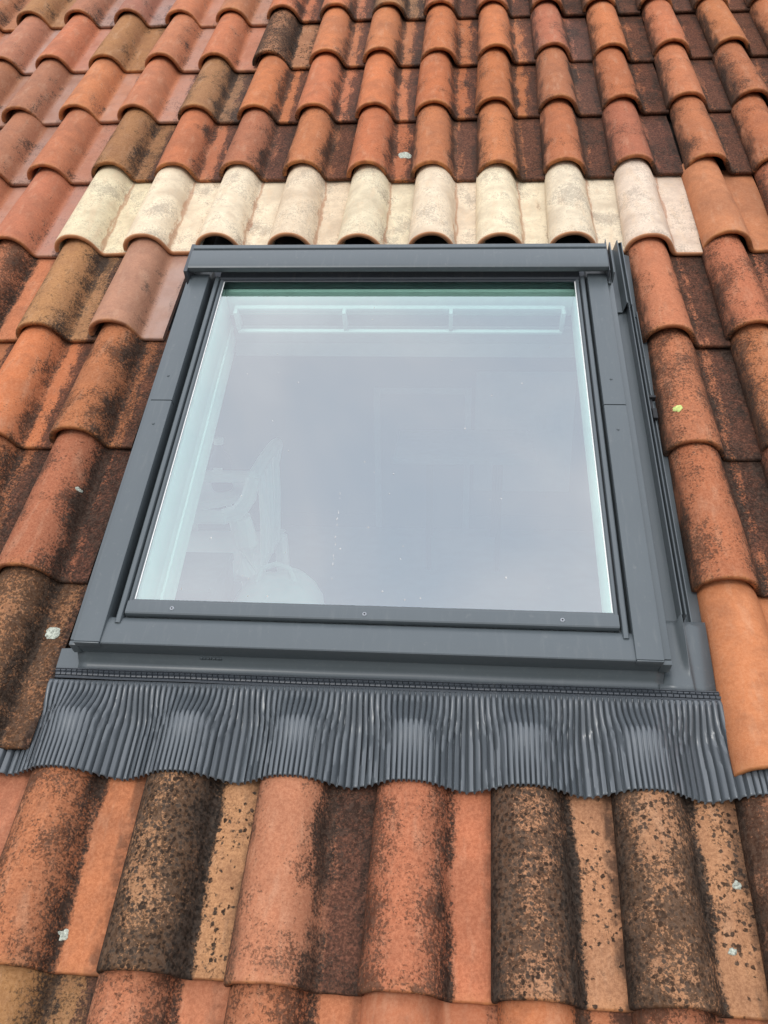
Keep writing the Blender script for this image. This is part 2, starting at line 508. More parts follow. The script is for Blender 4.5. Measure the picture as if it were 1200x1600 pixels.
# ------------------------------------------------------------------ roof
PT = 0.2
VR = {-2: -2.90, -1: -2.538, 0: -2.176, 1: -1.828, 2: -1.464, 3: -1.10, 4: -0.733, 5: -0.372, 6: 0.0, 7: 0.36, 8: 0.726, 9: 1.097, 10: 1.462, 11: 1.826}
JIT = {(0, 3): (7, 6), (0, 4): (3, -1), (0, 5): (3, -1), (0, 6): (-1, -2), (0, 7): (-3, -1), (1, 8): (5, -3), (2, 8): (-3, 0), (3, 1): (3, 6), (3, 8): (-8, -14), (4, 0): (4, -1), (4, 1): (-6, 10), (4, 8): (-10, -18), (4, 9): (-7, -2), (5, 0): (-4, 4), (5, 1): (-5, 10), (5, 2): (4, 7), (5, 3): (9, 4), (5, 4): (4, 2), (5, 5): (3, -1), (5, 6): (-10, -4), (5, 7): (-13, -1), (5, 8): (-9, -9), (5, 9): (-1, -1), (6, -1): (-5, 4), (6, 0): (-1, 13), (6, 1): (2, 7), (6, 2): (5, 9), (6, 3): (3, 4), (6, 4): (2, -8), (6, 5): (-4, -13), (6, 6): (-5, -16), (6, 7): (-8, -3), (6, 8): (-5, 5), (6, 9): (9, 6), (7, -2): (-12, 5), (7, -1): (-13, 12), (7, 0): (-7, 3), (7, 1): (2, -5), (7, 2): (5, -13), (7, 3): (0, -13), (7, 4): (0, -16), (7, 5): (-5, -12), (7, 6): (-8, -3), (7, 7): (-4, -3), (7, 8): (0, 1), (7, 9): (5, 10), (7, 10): (10, 12), (8, -2): (-11, 12), (8, -1): (-9, 7), (8, 0): (4, -4), (8, 1): (2, -10), (8, 2): (-2, 0), (8, 3): (4, -1), (8, 4): (-4, 3), (8, 5): (4, -8), (8, 6): (3, -4), (8, 7): (2, 5), (8, 8): (3, -6), (8, 9): (10, 6), (8, 10): (12, 9), (9, -3): (-6, 12), (9, -2): (-12, 12), (9, -1): (-8, 3), (9, 0): (-1, -10), (9, 1): (-1, -10), (9, 2): (-3, 4), (9, 3): (3, 7), (9, 4): (6, 4)}

PB = [(0.0000, -0.006), (0.0000, 0.003), (0.0038, .0155), (0.0141, .0305), (0.0315, .0425), (0.0499, .0485), (0.0673, .0496), (0.0846, .0468), (0.1020, .0388), (0.1161, .0260), (0.1253, .0115), (0.1313, -.0010), (0.1362, -.0088), (0.1421, -.0117), (0.1500, -.0120), (0.1850, -.0118), (0.2050, -.0118), (0.2140, -.0118)]
PTOP = [(0.0098, -.010), (0.0098, -.001), (0.0136, .011), (0.0228, .0240), (0.0369, .0345), (0.0521, .0400), (0.0673, .0410), (0.0825, .0388), (0.0966, .0320), (0.1085, .0205), (0.1172, .0075), (0.1231, -.0035), (0.1280, -.0095), (0.1340, -.0117), (0.1500, -.0120), (0.1850, -.0118), (0.2050, -.0118), (0.2140, -.0118)]
TL = 0.42


def catmull(pts, per=2):
    out = []
    for i in range(len(pts) - 1):
        p0 = pts[max(i - 1, 0)]; p1 = pts[i]; p2 = pts[i + 1]; p3 = pts[min(i + 2, len(pts) - 1)]
        for k in range(per):
            t = k / per
            out.append(tuple(0.5 * ((2 * b) + (-a + c) * t + (2 * a - 5 * b + 4 * c - d) * t * t + (-a + 3 * b - 3 * c + d) * t ** 3)
                             for a, b, c, d in zip(p0, p1, p2, p3)))
    out.append(pts[-1])
    return out


CB, CT = catmull(PB), catmull(PTOP)


def tile_z(u, y):
    """height of the top face of a tile at local u, y"""
    t = y / TL
    pr = [(a[0] + (b[0] - a[0]) * t, a[1] + (b[1] - a[1]) * t) for a, b in zip(CB, CT)]
    for a, b in zip(pr[2:], pr[3:]):
        if a[0] <= u <= b[0]:
            k = (u - a[0]) / max(b[0] - a[0], 1e-6)
            return a[1] + (b[1] - a[1]) * k - 0.0165 * y / 0.363
    return -0.012 - 0.0165 * y / 0.363


def tile_mesh(seed, cut=False):
    rng = random.Random(seed)
    o3 = Vector((seed * 7.3, seed * 3.1, 0))
    n = len(CB)
    hs = rng.uniform(0.97, 1.04)
    def outer(y):
        t = y / TL
        pr = []
        for a, b in zip(CB, CT):
            u = a[0] + (b[0] - a[0]) * t
            if cut and u > .145:
                u = .145 + (u - .145) * (.193 - .145) / (.214 - .145)
            z = a[1] + (b[1] - a[1]) * t
            if z > 0:
                z *= hs
            w = noise.noise(Vector((u * 9, y * 7, 0)) + o3) * 0.0022 + noise.noise(Vector((u * 40, y * 30, 5)) + o3) * 0.0006
            pr.append(Vector((u + w * 0.4, z - 0.0165 * y / 0.363 + w)))
        return pr
    def ring(y, depth):
        pr = outer(max(y, 0.0))
        out = []
        for i in range(n):
            a = pr[max(i - 1, 0)]; b = pr[min(i + 1, n - 1)]
            d = (b - a).normalized()
            nn = Vector((d.y, -d.x))
            p = pr[i] + nn * depth
            e = noise.noise(Vector((p.x * 30, 3, 1)) + o3) * 0.0016 + noise.noise(Vector((p.x * 90, 7, 2)) + o3) * 0.0008
            yy = y + e * max(0, 1 - y / 0.02)
            out.append((p.x, yy, p.y))
        return out
    T = 0.0135
    rs = [(TL, 0)] + [(y, 0) for y in (.38, .34, .30, .26, .22, .18, .14, .10, .06, .03, .012)] + \
         [(.0042, 0.0003), (.0016, .0012), (.0003, .0030), (.0, .0062), (.0006, .0098), (.003, T - .001), (.008, T), (.06, T), (.2, T), (TL, T)]
    verts, faces = [], []
    for y, d in rs:
        verts += ring(y, d)
    m_ = len(rs)
    for k in range(m_ - 1):
        for i in range(n - 1):
            faces.append((k * n + i, k * n + i + 1, (k + 1) * n + i + 1, (k + 1) * n + i))
    ns = len(faces)
    # left and right edge caps as quads between the outer and inner rings
    for side in (0, n - 1):
        base = len(verts)
        verts += [verts[k * n + side] for k in range(m_)]
        lo, hi = 0, m_ - 1
        while hi - lo > 2:
            q = (base + lo, base + lo + 1, base + hi - 1, base + hi)
            if lo + 1 >= hi - 1:
                break
            faces.append(q if side else q[::-1])
            lo += 1
            if lo < hi - 1 and not (hi - lo <= 2) and hi > m_ - 5:
                hi -= 1
            else:
                break
        # remaining fan
        rest = list(range(lo, hi + 1))
        for a in range(1, len(rest) - 1):
            q = (base + rest[-1], base + rest[a - 1], base + rest[a])
            faces.append(q if not side else q[::-1])
    base = len(verts)
    verts += verts[0:n] + verts[(m_ - 1) * n:m_ * n]
    for i in range(n - 1):
        faces.append((base + i, base + n + i, base + n + i + 1, base + i + 1))
    me = bpy.data.meshes.new('roof_tile')
    me.from_pydata(verts, [], faces)
    me.materials.append(M_TILE)
    me.polygons.foreach_set('use_smooth', [i < ns for i in range(len(faces))])
    me.update()
    bm = bmesh.new()
    bm.from_mesh(me)
    bmesh.ops.recalc_face_normals(bm, faces=bm.faces[:])
    bm.to_mesh(me)
    bm.free()
    return me


TILES = [tile_mesh(s) for s in range(1, 8)]
CUT = [tile_mesh(s, True) for s in range(21, 25)]             # trimmed along the left side of the skylight

roof = root('tiled_roof', 'sloping roof of weathered orange clay tiles around the grey skylight', 'roof', mat=RW)
HU0, HU1, HV0, HV1 = 0.50, 1.535, -1.615, -0.560
bm = bmesh.new()
Z0, Z1 = -0.17, -0.062
UA, UB, VA, VB = -1.3, 3.3, -2.93, 2.28
add_box(bm, UA, HU0, VA, VB, Z0, Z1)
add_box(bm, HU1, UB, VA, VB, Z0, Z1)
add_box(bm, HU0 + .0005, HU1 - .0005, VA, HV0, Z0, Z1)
add_box(bm, HU0 + .0005, HU1 - .0005, HV1, VB, Z0, Z1)
bm_obj('roof_deck', bm, M_FELT, roof)
for v0 in VR.values():
    if VA < v0 + 0.40 < VB:
        segs = [(UA, UB)] if not (HV0 - 0.08 < v0 + 0.4 < HV1 + 0.1) else [(UA, 0.36), (1.62, UB)]
        for a, b in segs:
            box('batten', (a, b, v0 + 0.385, v0 + 0.41, -0.0615, -0.047), M_DARKWOOD, roof)

# weathering of each kind of tile: colour, pan growth, flank band, black spots, gloss, left joint, pale grime
K = {
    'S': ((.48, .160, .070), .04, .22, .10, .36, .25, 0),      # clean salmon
    'G': ((.40, .150, .078), .12, .28, .14, .55, .25, 0),      # glossy pinkish, grey sheen painted in the pan
    's': ((.43, .190, .080), .05, .42, .20, .20, .35, 0),      # tan
    'T': ((.41, .190, .075), .40, .80, .36, .20, .50, 0),      # ochre with grown flank
    'O': ((.54, .172, .066), .50, .82, .20, .15, .45, 0),      # orange, half dark pan
    'D': ((.52, .170, .070), .92, .92, .26, .10, .65, 0),      # orange roll over dark brown pan
    'd': ((.43, .138, .068), .88, .75, .28, .25, .55, 0),      # dusky red
    'C': ((.82, .695, .500), .00, .05, .00, .08, .15, 1),      # cream replacement
    'N': ((.49, .178, .080), .02, .05, .03, .15, .10, 0),      # new orange
    'R': ((.50, .165, .070), .74, .88, .46, .08, .65, 0),      # terracotta with specks
    'Q': ((.53, .178, .080), -.4, .58, .50, .10, .55, 0),      # terracotta specks, clean pan
    'q': ((.54, .195, .100), .95, .92, .34, .10, .60, 0),      # salmon, dark brown pan
    'L': ((.54, .260, .120), -.4, .80, .82, .05, .85, 0),      # black lichen over ochre
    'l': ((.52, .240, .110), -.1, .88, .74, .05, .85, 0),
    'B': ((.40, .170, .080), .30, .90, .68, .05, .85, 0),      # nearly all black brown
    'P': ((.42, .190, .115), .00, .30, .06, .75, .30, 0),      # pinkish, glossy, sheen painted in the pan
}
KINDS = {
    11: '*', 10: '*',
    9: {-4: 's', -3: 's', -2: 'G', -1: 'G', 0: 'S', 1: 'S', 2: 'O', 3: 'O', 4: 'T', 5: 'D', 6: 'D', 7: 'D', 8: 'D', 9: 'D', 10: 'D', 11: 'D'},
    8: {-4: 'S', -3: 'G', -2: 'S', -1: 's', 0: 'S', 1: 'S', 2: 'l', 3: 'O', 4: 'O', 5: 'O', 6: 'O', 7: 'd', 8: 'D', 9: 'D', 10: 'D', 11: 'D'},
    7: {-4: 'G', -3: 'G', -2: 'G', -1: 'S', 0: 'S', 1: 'T', 2: 'O', 3: 'O', 4: 'O', 5: 'O', 6: 'O', 7: 'd', 8: 'D', 9: 'D', 10: 'R', 11: 'D'},
    6: {-3: 'G', -2: 'G', -1: 'S', 0: 'T', 1: 'O', 2: 'd', 3: 'D', 4: 'O', 5: 'D', 6: 'D', 7: 'D', 8: 'd', 9: 'D', 10: 'D', 11: 'D'},
    5: {-3: 'S', -2: 'S', -1: 'S', 9: 'N', 10: 'd', 11: 'D'},
    4: {-2: 'S', -1: 'Q', 0: 'T', 1: 'P', 8: 'q', 9: 'R', 10: 'R'},
    3: {-2: 'O', -1: 'O', 0: 'O', 1: 'R', 8: 'R', 9: 'R', 10: 'R'},
    2: {-1: 'O', 0: 'R', 1: 'R', 8: 'R', 9: 'R', 10: 'R'},
    1: {-1: 'R', 0: 'R', 1: 'B', 8: 'N', 9: 'R', 10: 'O'},
    0: {0: 'R', 1: 'Q', 2: 'Q', 3: 'L', 4: 'q', 5: 'Q', 6: 'l', 7: 'l', 8: 'B', 9: 'R'},
    -1: {0: 'T', 1: 'B', 2: 'T', 3: 'Q', 4: 'Q', 5: 'N', 6: 'O', 7: 'Q', 8: 'R', 9: 'R'},
}
for c in range(0, 9):
    KINDS[5][c] = 'C'
tile_at = {}
for row in range(-2, 12):
    for c in range(-6, 15):
        if row in (1, 2, 3, 4) and 2 <= c <= 7:
            continue                                   # the skylight takes their place
        rng = random.Random(row * 101 + c * 7 + 5)
        kd = KINDS.get(row)
        if isinstance(kd, dict) and c in kd:
            kind = kd[c]
        elif c < 2 and row > 3:
            kind = rng.choice('SSGsO')
        elif c > 6 and row > 3:
            kind = rng.choice('DDdR')
        else:
            kind = rng.choice('OTDRQ')
        col, pan, flank, spot, gloss, left, pale = K[kind]
        trimmed = c == 1 and row in (1, 2, 3, 4)
        o = bpy.data.objects.new('roof_tile', CUT[row - 1] if trimmed else TILES[rng.randrange(len(TILES))])
        C.objects.link(o)
        o.parent = roof
        du, dv = JIT.get((row, c), (rng.uniform(-4, 4), rng.uniform(-6, 6)))
        o.location = (c * PT + du / 1000, VR[row] + dv / 1000, -.0075 + rng.uniform(-0.0012, 0.0012))
        o.rotation_euler = (rng.uniform(-.004, .004), rng.uniform(-.008, .008), rng.uniform(-.012, .012))
        if (row, c) == (1, 8):                             # so does its neighbour on the right
            o.location.z += .010
            o.rotation_euler.x -= .022
        if (row, c) == (1, 1):                             # rides up on the apron
            o.location.z += .012
            o.rotation_euler.x -= .022
        b = rng.uniform(0.88, 1.12)
        j = .55 if kind == 'C' else 1.0
        b = 1 + (b - 1) * j
        o.color = (min(.9, col[0] * b), col[1] * b * (1 + j * rng.uniform(-.07, .07)), col[2] * b * (1 + j * rng.uniform(-.10, .10)), 1)
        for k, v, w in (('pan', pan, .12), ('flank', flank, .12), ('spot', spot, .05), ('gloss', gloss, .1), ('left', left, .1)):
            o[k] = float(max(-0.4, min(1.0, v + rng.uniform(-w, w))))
        o['pale'] = float(pale)
        if kind == 'C':
            o['label'] = 'cream coloured replacement roof tile'
        elif kind == 'N' and row in (1, 5):
            o['label'] = 'clean bright orange roof tile'
        tile_at[(row, c)] = o


def lichen(row, c, u, v, r, mat, label):
    """a crusty lobed patch grown on one tile"""
    o = tile_at[(row, c)]
    lx, ly = u - o.location.x, v - o.location.y
    rng = random.Random(int(u * 1000))
    N = 40
    vs_, fs = [], []
    for k, (s, h) in enumerate(((0.0, .0012), (.45, .0016), (.8, .0016), (1.0, -.0005))):
        for i in range(N):
            a = 2 * math.pi * i / N
            rr = r * s * (1 + .42 * noise.noise(Vector((math.cos(a) * 1.6, math.sin(a) * 1.6, u * 50))) + .16 * noise.noise(Vector((math.cos(a) * 5, math.sin(a) * 5, u * 70))))
            px, py = lx + rr * math.cos(a), ly + rr * math.sin(a)
            vs_.append((px, py, tile_z(max(.003, min(.21, px)), max(0, py)) + .0008 + h + .0014 * noise.noise(Vector((px * 400, py * 400, 0)))))
    for k in range(3):
        for i in range(N):
            j = (i + 1) % N
            fs.append((k * N + i, k * N + j, (k + 1) * N + j, (k + 1) * N + i))
    p = mesh_obj('lichen_patch', vs_, fs, mat, o, True)
    p['label'] = label
lichen(1, 1, 0.354, -1.582, .0150, M_LICHEN, 'round pale grey lichen patch')
lichen(0, 2, 0.536, -2.117, .0075, M_LICHEN, 'small pale lichen patch')
lichen(0, 7, 1.585, -1.994, .0070, M_LICHEN, 'small pale green lichen patch')
lichen(0, 7, 1.560, -2.090, .0060, M_LICHEN, 'small pale green lichen patch')
lichen(6, 4, 0.972, 0.136, .0210, M_LICHEN, 'large grey lichen patch')
lichen(2, 1, 0.317, -1.240, .0055, M_LICHEN, 'faint grey green lichen patch')
lichen(3, 8, 1.628, -1.012, .0095, M_LICHENY, 'bright yellow green lichen patch')
rl = random.Random(4)
for row, c in ((0, 8),):
    o = tile_at[(row, c)]
    lichen(row, c, o.location.x + rl.uniform(.02, .19), o.location.y + rl.uniform(.02, .28), rl.uniform(.002, .0035), M_LICHEN, 'tiny pale lichen dot')

# ------------------------------------------------------------------ roof window
ANG = -0.0059963
MW = RW @ Matrix.Translation((1, -1, 0)) @ Matrix.Rotation(ANG, 4, 'Z')
win = root('roof_window', 'grey metal framed skylight window set in the orange tiled roof', 'skylight', mat=MW)
def L(u): return u - 1.0
def V(v): return v + 1.0
def wbox(name, u0, u1, v0, v1, z0, z1, mat=M_METAL, bev=0.0, parent=win):
    return box(name, (L(u0), L(u1), V(v0), V(v1), z0, z1), mat, parent, bev)
def wprof(name, prof, v0, v1, mat=M_METAL, parent=win, sm=30):
    return extrude_profile(name, [(L(a), z) for a, z in prof], V(v0), V(v1), mat, parent, 'v', True, sm)
def hprof(name, prof, u0, u1, mat=M_METAL, parent=win, sm=30):
    return extrude_profile(name, [(V(a), z) for a, z in prof], L(u0), L(u1), mat, parent, 'u', True, sm)

# fixed frame under the covers
bm = bmesh.new()
add_box(bm, L(.4345), L(.4988), V(-1.640), V(-.535), -.058, .0495, .002)
add_box(bm, L(.5086), L(.5280), V(-1.606), V(-.580), -.0490, .0435, .001)
add_box(bm, L(1.4396), L(1.4528), V(-1.606), V(-.580), -.0490, .0435, .001)
add_box(bm, L(1.4597), L(1.5245), V(-1.640), V(-.535), -.058, .0495, .002)
add_box(bm, L(.5250), L(1.4425), V(-1.630), V(-1.585), -.058, .0440, .002)
add_box(bm, L(.5250), L(1.4425), V(-.5895), V(-.536), -.058, .0475, .002)
bm_obj('frame', bm, M_METAL, win, 30)

def cover(ua, ub, va, vb, flip):
    """folded side cover: flat top, rolled edges"""
    z = .0655
    prof = [(ua, .047), (ua, z - .003), (ua + .0008, z - .0008), (ua + .003, z), (ub - .003, z), (ub - .0008, z - .0008), (ub, z - .003), (ub, .047)]
    return wprof('side_cover', prof, va, vb)
for (ua, ub) in ((.449, .4990), (1.4595, 1.508)):
    lower = cover(ua, ub, -1.650, -1.0362, 0)
    upper = cover(ua, ub, -1.0334, -.5800, 0)
    # folded end of the lower cover
    wbox('end_fold', ua + .001, ub - .001, -1.6535, -1.6503, .050, .0650, M_METAL, .0015, win)
    # the rivets sit on the cover they hold
    for (vv, cov) in ((-1.108, lower), (-.956, upper)):
        bm = bmesh.new()
        bmesh.ops.create_cone(bm, cap_ends=True, segments=16, radius1=.0034, radius2=.0022, depth=.0022)
        for q in bm.verts:
            q.co += Vector((L((ua + ub) / 2 - .001), V(vv), .0665))
        bm_obj('rivet', bm, M_METAL, cov, 30)
    # seam filler shadow joint
    wbox('joint_strip', ua + .003, ub - .003, -1.0380, -1.0316, .0560, .0585, M_RUBBER)

# sash side profiles, right and left mirrored
def sash(sgn, e):
    """sgn +1: right side, e the glass edge; profile runs outwards from the glass"""
    def w(prof): return [(e + sgn * a, z) for a, z in prof]
    p1 = wprof('glazing_bead', w([(0, .0530), (0, .0558), (.0022, .0585), (.0062, .0595), (.0075, .0585), (.0075, .0460), (0, .0460)]), -1.583, -.594)
    p2 = wprof('sash_profile', w([(.0115, .0440), (.0115, .0585), (.0128, .0608), (.0160, .0622), (.0200, .0618), (.0222, .0600), (.0222, .0440)]), -1.607, -.585)
    wbox('gasket', min(e + sgn * .0078, e + sgn * .0112), max(e + sgn * .0078, e + sgn * .0112), -1.58, -.60, .0440, .0505, M_RUBBER)
    a, b = sorted((e + sgn * .0227, e + sgn * .0285))
    wbox('gap_seal', a, b, -1.584, -.585, .0200, .0240, M_RUBBER)
    a, b = sorted((e - sgn * .0022, e + sgn * .0005))
    wbox('pane_glint', a, b, -1.552, -.595, .0522, .0536, M_WHITE)  # white strip standing in for the bright reflection line along the glass
sash(1, 1.4310)
sash(-1, .5367)

# bottom of the sash: glazing bar with a ledge and three screws
hprof('bottom_glazing_bar', [(-1.5515, .0530), (-1.5530, .0565), (-1.5575, .0580), (-1.5590, .0605), (-1.5620, .0618), (-1.5840, .0622), (-1.5865, .0608), (-1.5875, .0575), (-1.5870, .0480), (-1.5515, .0480)], .5290, 1.4385)
for u in (.617, .979, 1.338):
    bm = bmesh.new()
    bmesh.ops.create_cone(bm, cap_ends=True, segments=16, radius1=.0042, radius2=.0036, depth=.0016)
    for q in bm.verts:
        q.co += Vector((L(u), V(-1.5745), .0628))
    s_ = bm_obj('screw', bm, M_STEEL, win, 30)
    bm = bmesh.new()
    bmesh.ops.create_cone(bm, cap_ends=True, segments=6, radius1=.0018, radius2=.0018, depth=.0006)
    for q in bm.verts:
        q.co += Vector((L(u), V(-1.5745), .0639))
    bm_obj('screw_socket', bm, M_RUBBER, s_)
# bottom cover with its front flange
hprof('bottom_cover', [(-1.5900, .0450), (-1.5900, .0500), (-1.5960, .0555), (-1.6100, .0590), (-1.6400, .0612), (-1.6490, .0612), (-1.6510, .0598), (-1.6515, .0570), (-1.6480, .0200), (-1.6455, .0200), (-1.6470, .0540), (-1.6000, .0490)], .4520, 1.5050)
for a, b in ((.4345, .4515), (1.5055, 1.5245)):
    wbox('corner_bracket', a, b, -1.6505, -1.6410, .0180, .0490, M_METAL, .002)

# top hood
hood = hprof('hood', [(-0.5020, 0.0750), (-0.5020, 0.0985), (-0.5045, 0.1000), (-0.5160, 0.1000), (-0.5172, 0.0990), (-0.5182, 0.0950), (-0.5210, 0.0950), (-0.5260, 0.0995), (-0.5320, 0.1012), (-0.5820, 0.1008), (-0.5920, 0.0995), (-0.5950, 0.0975), (-0.5955, 0.0940), (-0.5930, 0.0840), (-0.5840, 0.0820), (-0.5840, 0.0750)], .4515, 1.5060)
for a, b in ((.4395, .4500), (1.5075, 1.5110)):
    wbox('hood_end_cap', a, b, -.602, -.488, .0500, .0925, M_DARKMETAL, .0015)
wbox('hood_bracket', 1.5190, 1.5225, -.604, -.482, .0560, .0880, M_METAL, .001)
wbox('hood_bracket', 1.5112, 1.5188, -.606, -.490, .0500, .0570, M_METAL, .001)
# upper sash bar; the dark metal paints in the hood's shade
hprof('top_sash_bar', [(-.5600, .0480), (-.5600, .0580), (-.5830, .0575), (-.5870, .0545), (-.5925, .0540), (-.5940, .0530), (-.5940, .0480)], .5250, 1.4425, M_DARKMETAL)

# glass
vs_ = []
a, b, c_, d_2, z0, z1 = L(.5290), L(1.4385), V(-1.5580), V(-.5900), .0280, .0520
vs_ = [(a, c_, z0), (b, c_, z0), (b, d_2, z0), (a, d_2, z0), (a, c_, z1), (b, c_, z1), (b, d_2, z1), (a, d_2, z1)]
fs = [(0, 3, 2, 1), (4, 5, 6, 7), (0, 1, 5, 4), (1, 2, 6, 5), (2, 3, 7, 6), (3, 0, 4, 7)]
pane = mesh_obj('glass_pane', vs_, fs, None, win, False, [M_GLASS, M_GEDGE], [1, 0, 1, 1, 1, 1])

# dried drops and grit on the glass
rg = random.Random(21)
bm = bmesh.new()
for k in range(46):
    u = rg.uniform(.60, 1.42); v = -1.54 + 0.86 * rg.random() ** 1.7
    r = rg.uniform(.0006, .0016)
    mtx = Matrix.Translation((L(u), V(v), .0521)) @ Matrix.Diagonal((r, r * rg.uniform(1, 2.0), .0005, 1))
    bmesh.ops.create_icosphere(bm, subdivisions=1, radius=1, matrix=mtx)
for k in range(13):                                   # a dried run-off streak
    t = rg.random()
    r = rg.uniform(.0004, .0009)
    mtx = Matrix.Translation((L(.905 + .004 * t + rg.uniform(-.0015, .0015)), V(-1.28 - .22 * t), .0521)) @ Matrix.Diagonal((r, r * 5, .0004, 1))
    bmesh.ops.create_icosphere(bm, subdivisions=1, radius=1, matrix=mtx)
sp = bm_obj('dried_drops', bm, M_DROP, pane)
sp['kind'] = 'stuff'

# white inner frame and lining; head pieces coloured darker to look dimmer
def lining(name, inset, z0, z1, mat=M_WHITE, bev=.002, right=0.0, top=None):
    a, b, c0, c1 = .5290 - inset, 1.4385 + inset, -1.5560 - inset, -.5960 + inset
    b += right
    t = .0115
    bm = bmesh.new()
    add_box(bm, L(a - t), L(a), V(c0 - t), V(c1 + t), z0, z1, bev)
    add_box(bm, L(b), L(b + t), V(c0 - t), V(c1 + t), z0, z1, bev)
    add_box(bm, L(a + .0003), L(b - .0003), V(c0 - t), V(c0), z0, z1, bev)
    o = bm_obj(name, bm, mat, win, 30)
    bm = bmesh.new()
    add_box(bm, L(a + .0003), L(b - .0003), V(c1), V(c1 + t), z0, z1, bev)
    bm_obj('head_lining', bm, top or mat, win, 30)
lining('inner_sash', -.006, -.0500, .0275)
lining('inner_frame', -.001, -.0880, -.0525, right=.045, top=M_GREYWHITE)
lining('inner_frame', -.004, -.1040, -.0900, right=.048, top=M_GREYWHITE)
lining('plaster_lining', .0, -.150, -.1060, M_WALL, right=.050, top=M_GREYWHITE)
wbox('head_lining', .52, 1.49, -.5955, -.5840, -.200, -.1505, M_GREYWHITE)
vb = wbox('ventilation_bar', .560, 1.410, -.6500, -.6380, -.0720, -.0640, M_BARGREY, .002)
for u in (.563, .848, 1.123, 1.407):
    wbox('bar_bracket', u - .005, u + .005, -.6480, -.6180, -.0638, -.0050, M_BARGREY, .002)
wbox('ventilation_flap', .560, 1.410, -.6300, -.6160, -.0180, -.0040, M_BARGREY, .002)

# ------------------------------------------------------------------ flashing
fl = root('window_flashing', 'dark grey metal flashing with a pleated apron below the skylight', 'flashing', mat=MW)
def fprof(name, prof, v0, v1, mat=M_METAL, closed_t=.0012):
    return extrude_profile(name, thick([(L(a), z) for a, z in prof], closed_t), V(v0), V(v1), mat, fl, 'v', True, 30)
# right gutter with standing ridges: lower and upper length
fprof('side_gutter', [(1.5262, .030), (1.5262, .000), (1.5590, .000), (1.5602, .028), (1.5622, .029), (1.5650, .012), (1.5672, .010), (1.5680, .028), (1.5700, .029), (1.5712, -.010), (1.5850, -.014), (1.5860, -.004), (1.5880, -.004), (1.5900, -.016), (1.6350, -.030)], -1.535, -.640, M_METAL)
fprof('side_gutter', [(1.5255, .040), (1.5255, .0055), (1.5490, .0055), (1.5520, .0200), (1.5545, .0360), (1.5570, .0365), (1.5585, .0260), (1.5660, .0180), (1.5668, .0300), (1.5690, .0300), (1.5710, -.006), (1.5850, -.010), (1.6300, -.026)], -.655, -.400, M_METAL)
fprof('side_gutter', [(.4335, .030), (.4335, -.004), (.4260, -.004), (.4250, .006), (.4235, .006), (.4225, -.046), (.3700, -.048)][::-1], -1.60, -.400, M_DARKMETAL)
# lower right corner piece with the ridge running out
vs_, fs = [], []
prof = [1.5100, 1.5440, 1.5560, 1.5600, 1.5608, 1.5650, 1.5700, 1.5800, 1.6100]
NV = 14
for j in range(NV):
    t = j / (NV - 1)
    v = -1.5335 - t * .1405
    for i, u in enumerate(prof):
        h = 0.027 * max(0, 1 - (t / .80) ** 1.6)
        z = {2: .0, 3: h, 4: h, 5: h * .25}.get(i, 0.0)
        if i >= 6:
            z = -.002 - .004 * t
        z += -.003 * t + .0012 * math.sin(u * 160 + t * 4) * t
        sh = (.0075 * t) if 2 <= i <= 5 else 0
        vs_.append((L(u + sh), V(v), z + .001))
k = len(prof)
for j in range(NV - 1):
    for i in range(k - 1):
        fs.append((j * k + i, (j + 1) * k + i, (j + 1) * k + i + 1, j * k + i + 1))
o = mesh_obj('corner_flashing', vs_, fs, M_METAL, fl, True)
sm = o.modifiers.new('thickness', 'SOLIDIFY'); sm.thickness = .0012; sm.offset = -1
vs_ = [(L(a), V(v), z - dz) for v, z in ((-1.6300, -.002), (-1.6740, -.004)) for a, dz in ((.3800, .034), (.3960, .004), (.4380, 0), (.4520, 0))]
o = mesh_obj('corner_flashing', vs_, [(i, i + 4, i + 5, i + 1) for i in range(3)], M_METAL, fl)
sm = o.modifiers.new('thickness', 'SOLIDIFY'); sm.thickness = .0012; sm.offset = -1
# small plastic hook in the gutter
bm = bmesh.new()
add_box(bm, L(1.571), L(1.592), V(-.955), V(-.948), -.004, .010, .001)
add_box(bm, L(1.576), L(1.584), V(-.985), V(-.9555), -.004, .004, .001)
add_box(bm, L(1.580), L(1.590), V(-1.015), V(-.9855), -.006, .006, .001)
bm_obj('gutter_hook', bm, M_RUBBER, fl, 30)
# top flashing disappearing under the cream tiles
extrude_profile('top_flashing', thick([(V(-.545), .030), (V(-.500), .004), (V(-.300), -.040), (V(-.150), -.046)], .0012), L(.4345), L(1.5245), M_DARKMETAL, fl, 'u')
# upstand below the window, slightly wavy
def strip(name, sections, ua, ub, n, mat, wav):
    vs_, fs = [], []
    k = len(sections)
    for i in range(n + 1):
        u = ua + (ub - ua) * i / n
        for j, (v, z) in enumerate(sections):
            w = wav * noise.noise(Vector((u * 5, j * .6, 3)))
            vs_.append((L(u), V(v + w * .5), z + w))
    for i in range(n):
        for j in range(k - 1):
            fs.append((i * k + j, i * k + j + 1, (i + 1) * k + j + 1, (i + 1) * k + j))
    o = mesh_obj(name, vs_, fs, mat, fl, True)
    o.modifiers.new('thickness', 'SOLIDIFY').thickness = .0012
    return o
strip('upstand', [(-1.6420, .030), (-1.6440, .022), (-1.6500, .0140), (-1.6540, .0080), (-1.6560, .0060), (-1.6585, .0010), (-1.6640, -.0025), (-1.6735, -.0030)], .4400, 1.5170, 60, M_METAL, .0018)
# embossed stamp, too worn to read
bm = bmesh.new()
for k, w_ in enumerate((.004, .0035, .0045, .0025, .004, .005, .0035)):
    add_box(bm, L(.676 + k * .006), L(.676 + k * .006 + w_), V(-1.6525), V(-1.6497), .0105, .0160)
bm_obj('embossed_mark', bm, M_METAL, fl)

